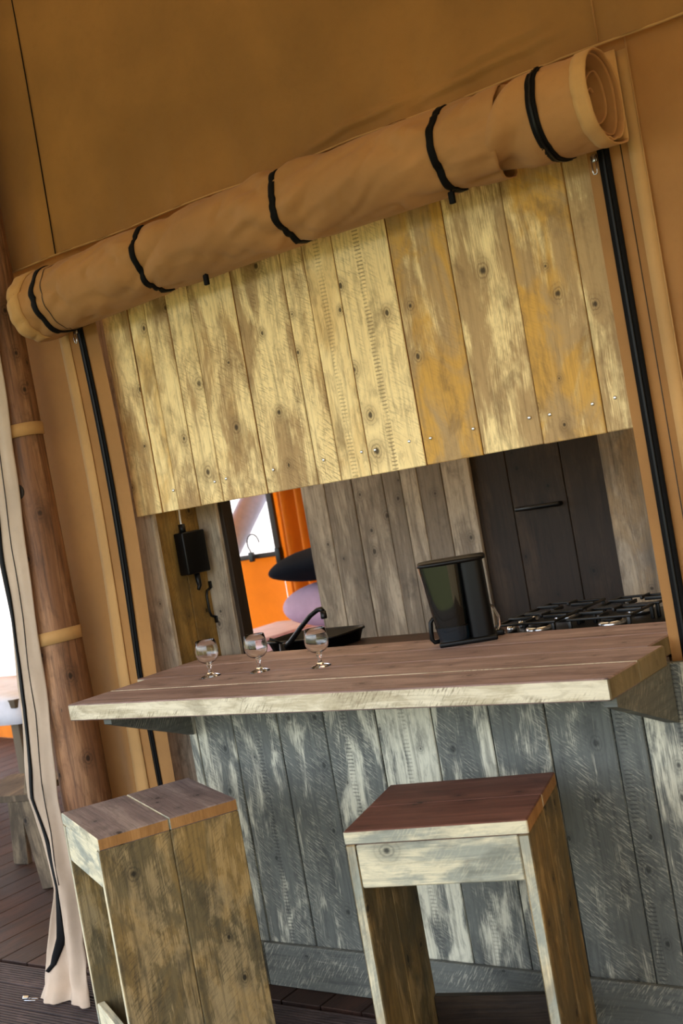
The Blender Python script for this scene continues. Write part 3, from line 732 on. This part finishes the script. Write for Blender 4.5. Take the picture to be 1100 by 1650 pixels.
def chair(loc, rz, label):
    c = empty('dining_chair', loc, rz); tag(c, label, 'chair', 'wooden dining chairs')
    board('seat', c, (0, 0, .45), .44, .42, .035, 'chair', 'X', 'Z', .003, (0, .4, 0, .2))
    for sx in (-.19, .19):
        for sy in (-.18, .18):
            r = Matrix.Rotation(math.radians(7 if sy > 0 else -5), 3, 'X')
            board('leg', c, (sx, sy+(.025 if sy > 0 else -.015), .22), .44, .04, .09, 'chair', 'Z', 'Y', .003, (0, .5, 0, .2), rot=r)
        board('back_post', c, (sx, .255, .68), .50, .035, .05, 'chair', 'Z', 'Y', .003, (0, .8, 0, .2), rot=Matrix.Rotation(math.radians(-14), 3, 'X'))
    for z in (.66, .76, .86):
        board('back_slat', c, (0, .25+(z-.68)*.25, z), .36, .07, .018, 'chair', 'X', 'Y', .003, (0, .4, 0, .2), rot=Matrix.Rotation(math.radians(-14), 3, 'X'))
    return c
chair((-4.95, 3.72, 0), math.radians(-75), 'wooden dining chair with slanting back beside the white table')
chair((-5.15, 4.55, 0), math.radians(-95), 'wooden dining chair pushed up to the white table end')

# ------------------------------------------------------------------ log pole, door flap tied to it
pole = empty('log_pole', (-3.545, 2.955, 0)); tag(pole, 'round brown log tent pole strapped beside the canvas wall', 'pole')
def polef(a, b):
    th = a*2*PI; z = b*4.1; r = (.094-.010*b*1.0-.014*min(1, max(0, (z-1.0)/1.6)))*(1+.03*ns(math.cos(th)*1.5, math.sin(th)*1.5, z*1.4))
    for kz, kt in ((1.83, -1.75), (1.02, -1.4)):
        d = ((z-kz)/.045)**2+((((th+PI) % (2*PI))-PI-kt)/.35)**2
        r += .008*math.exp(-d)
    return (r*math.cos(th), r*math.sin(th), z)
lg = grid('log', polef, 40, 120, 'log', pole, uv=lambda a, b: (a*.55, b*4.1)); lg.color = (0, .45, 0, 0)
def knot(z, th, r):
    o = lathe('knot', [(.0, .0), (.010, -.001), (.013, .0), (.020, -.004), (.026, -.010)], 'frame', pole, 16, (r*math.cos(th), r*math.sin(th), z))
    o.rotation_euler = Vector((math.cos(th), math.sin(th), 0)).to_track_quat('Z', 'Y').to_euler(); o.scale = (1, 1.5, 1)
knot(1.83, -1.75, .0885); knot(1.845, -1.30, .0875); knot(1.02, -1.2, .0945)

dfl = empty('door_flap', (-3.6, 2.835, 0)); tag(dfl, 'beige canvas door flap with black zip tied back along the log pole', 'door flap')
FL = [(2.68, -3.62, -3.47, 2.90), (2.2, -3.645, -3.485, 2.875), (1.64, -3.662, -3.51, 2.862), (1.374, -3.662, -3.522, 2.858), (1.045, -3.682, -3.538, 2.855), (.695, -3.742, -3.568, 2.85), (.535, -3.658, -3.53, 2.823), (.382, -3.598, -3.49, 2.788), (.195, -3.604, -3.45, 2.744), (.04, -3.636, -3.40, 2.705), (.012, -3.62, -3.35, 2.66)]
FZ = [(2.68, .22), (1.7, .26), (1.37, .22), (1.07, .24), (.81, .32), (.536, .28), (.366, .30), (.216, .38), (.121, .26), (.091, .08), (0, .02)]
def lerp_tab(tab, z, k):
    for p, q in zip(tab, tab[1:]):
        if q[0] <= z <= p[0]:
            t = (p[0]-z)/(p[0]-q[0]+1e-9); return p[k]+(q[k]-p[k])*t
    return tab[-1][k] if z < tab[-1][0] else tab[0][k]
def flap_pt(a, z):
    x0, x1, y = lerp_tab(FL, z, 1), lerp_tab(FL, z, 2), lerp_tab(FL, z, 3)
    k = max(0, 1-z/.8)
    return Vector((x0+(x1-x0)*a+3.6, y-2.85-.012*math.sin(a*PI*1.2)-.026*k*math.sin(a*9+z*6)+.010*ns(a*4, z*4)*(1+2*k)+.022*k*k*ns(a*6, z*11, 5), z+.0))
zs = [2.68-(2.68-.012)*(i/90) for i in range(91)]
grid('canvas_sheet', lambda a, b: flap_pt(a, 2.68-(2.68-.012)*b), 24, 90, 'flap', dfl, solid=.003)
def zipf(a, b):
    z = 2.68-(2.68-.095)*b; c = lerp_tab(FZ, z, 1); w = .026/abs(lerp_tab(FL, z, 1)-lerp_tab(FL, z, 2))
    p = flap_pt(c+(a-.5)*w, z); return p+Vector((-.001, -.006, 0))
grid('zip_tape', zipf, 3, 90, 'black', dfl, solid=.004)
tube('seam', [flap_pt(.62, z)+Vector((0, -.003, 0)) for z in zs[5:80:3]], .002, 'frame', dfl, 6)
e = zip_pull(dfl, (-.075, -.20, .012), .9); e.rotation_euler = (math.radians(80), .2, math.radians(-50))
for z, r0 in ((2.065, .086), (1.285, .092)):
    def sf(a, b, z=z, r0=r0):
        th = -2.9+a*3.4; r = r0+.0035
        return (.055+r*math.cos(th), .120+r*math.sin(th), z+(b-.5)*.048+.008*math.cos(th*1.0))
    grid('strap', sf, 40, 2, 'tape', dfl, solid=.003)
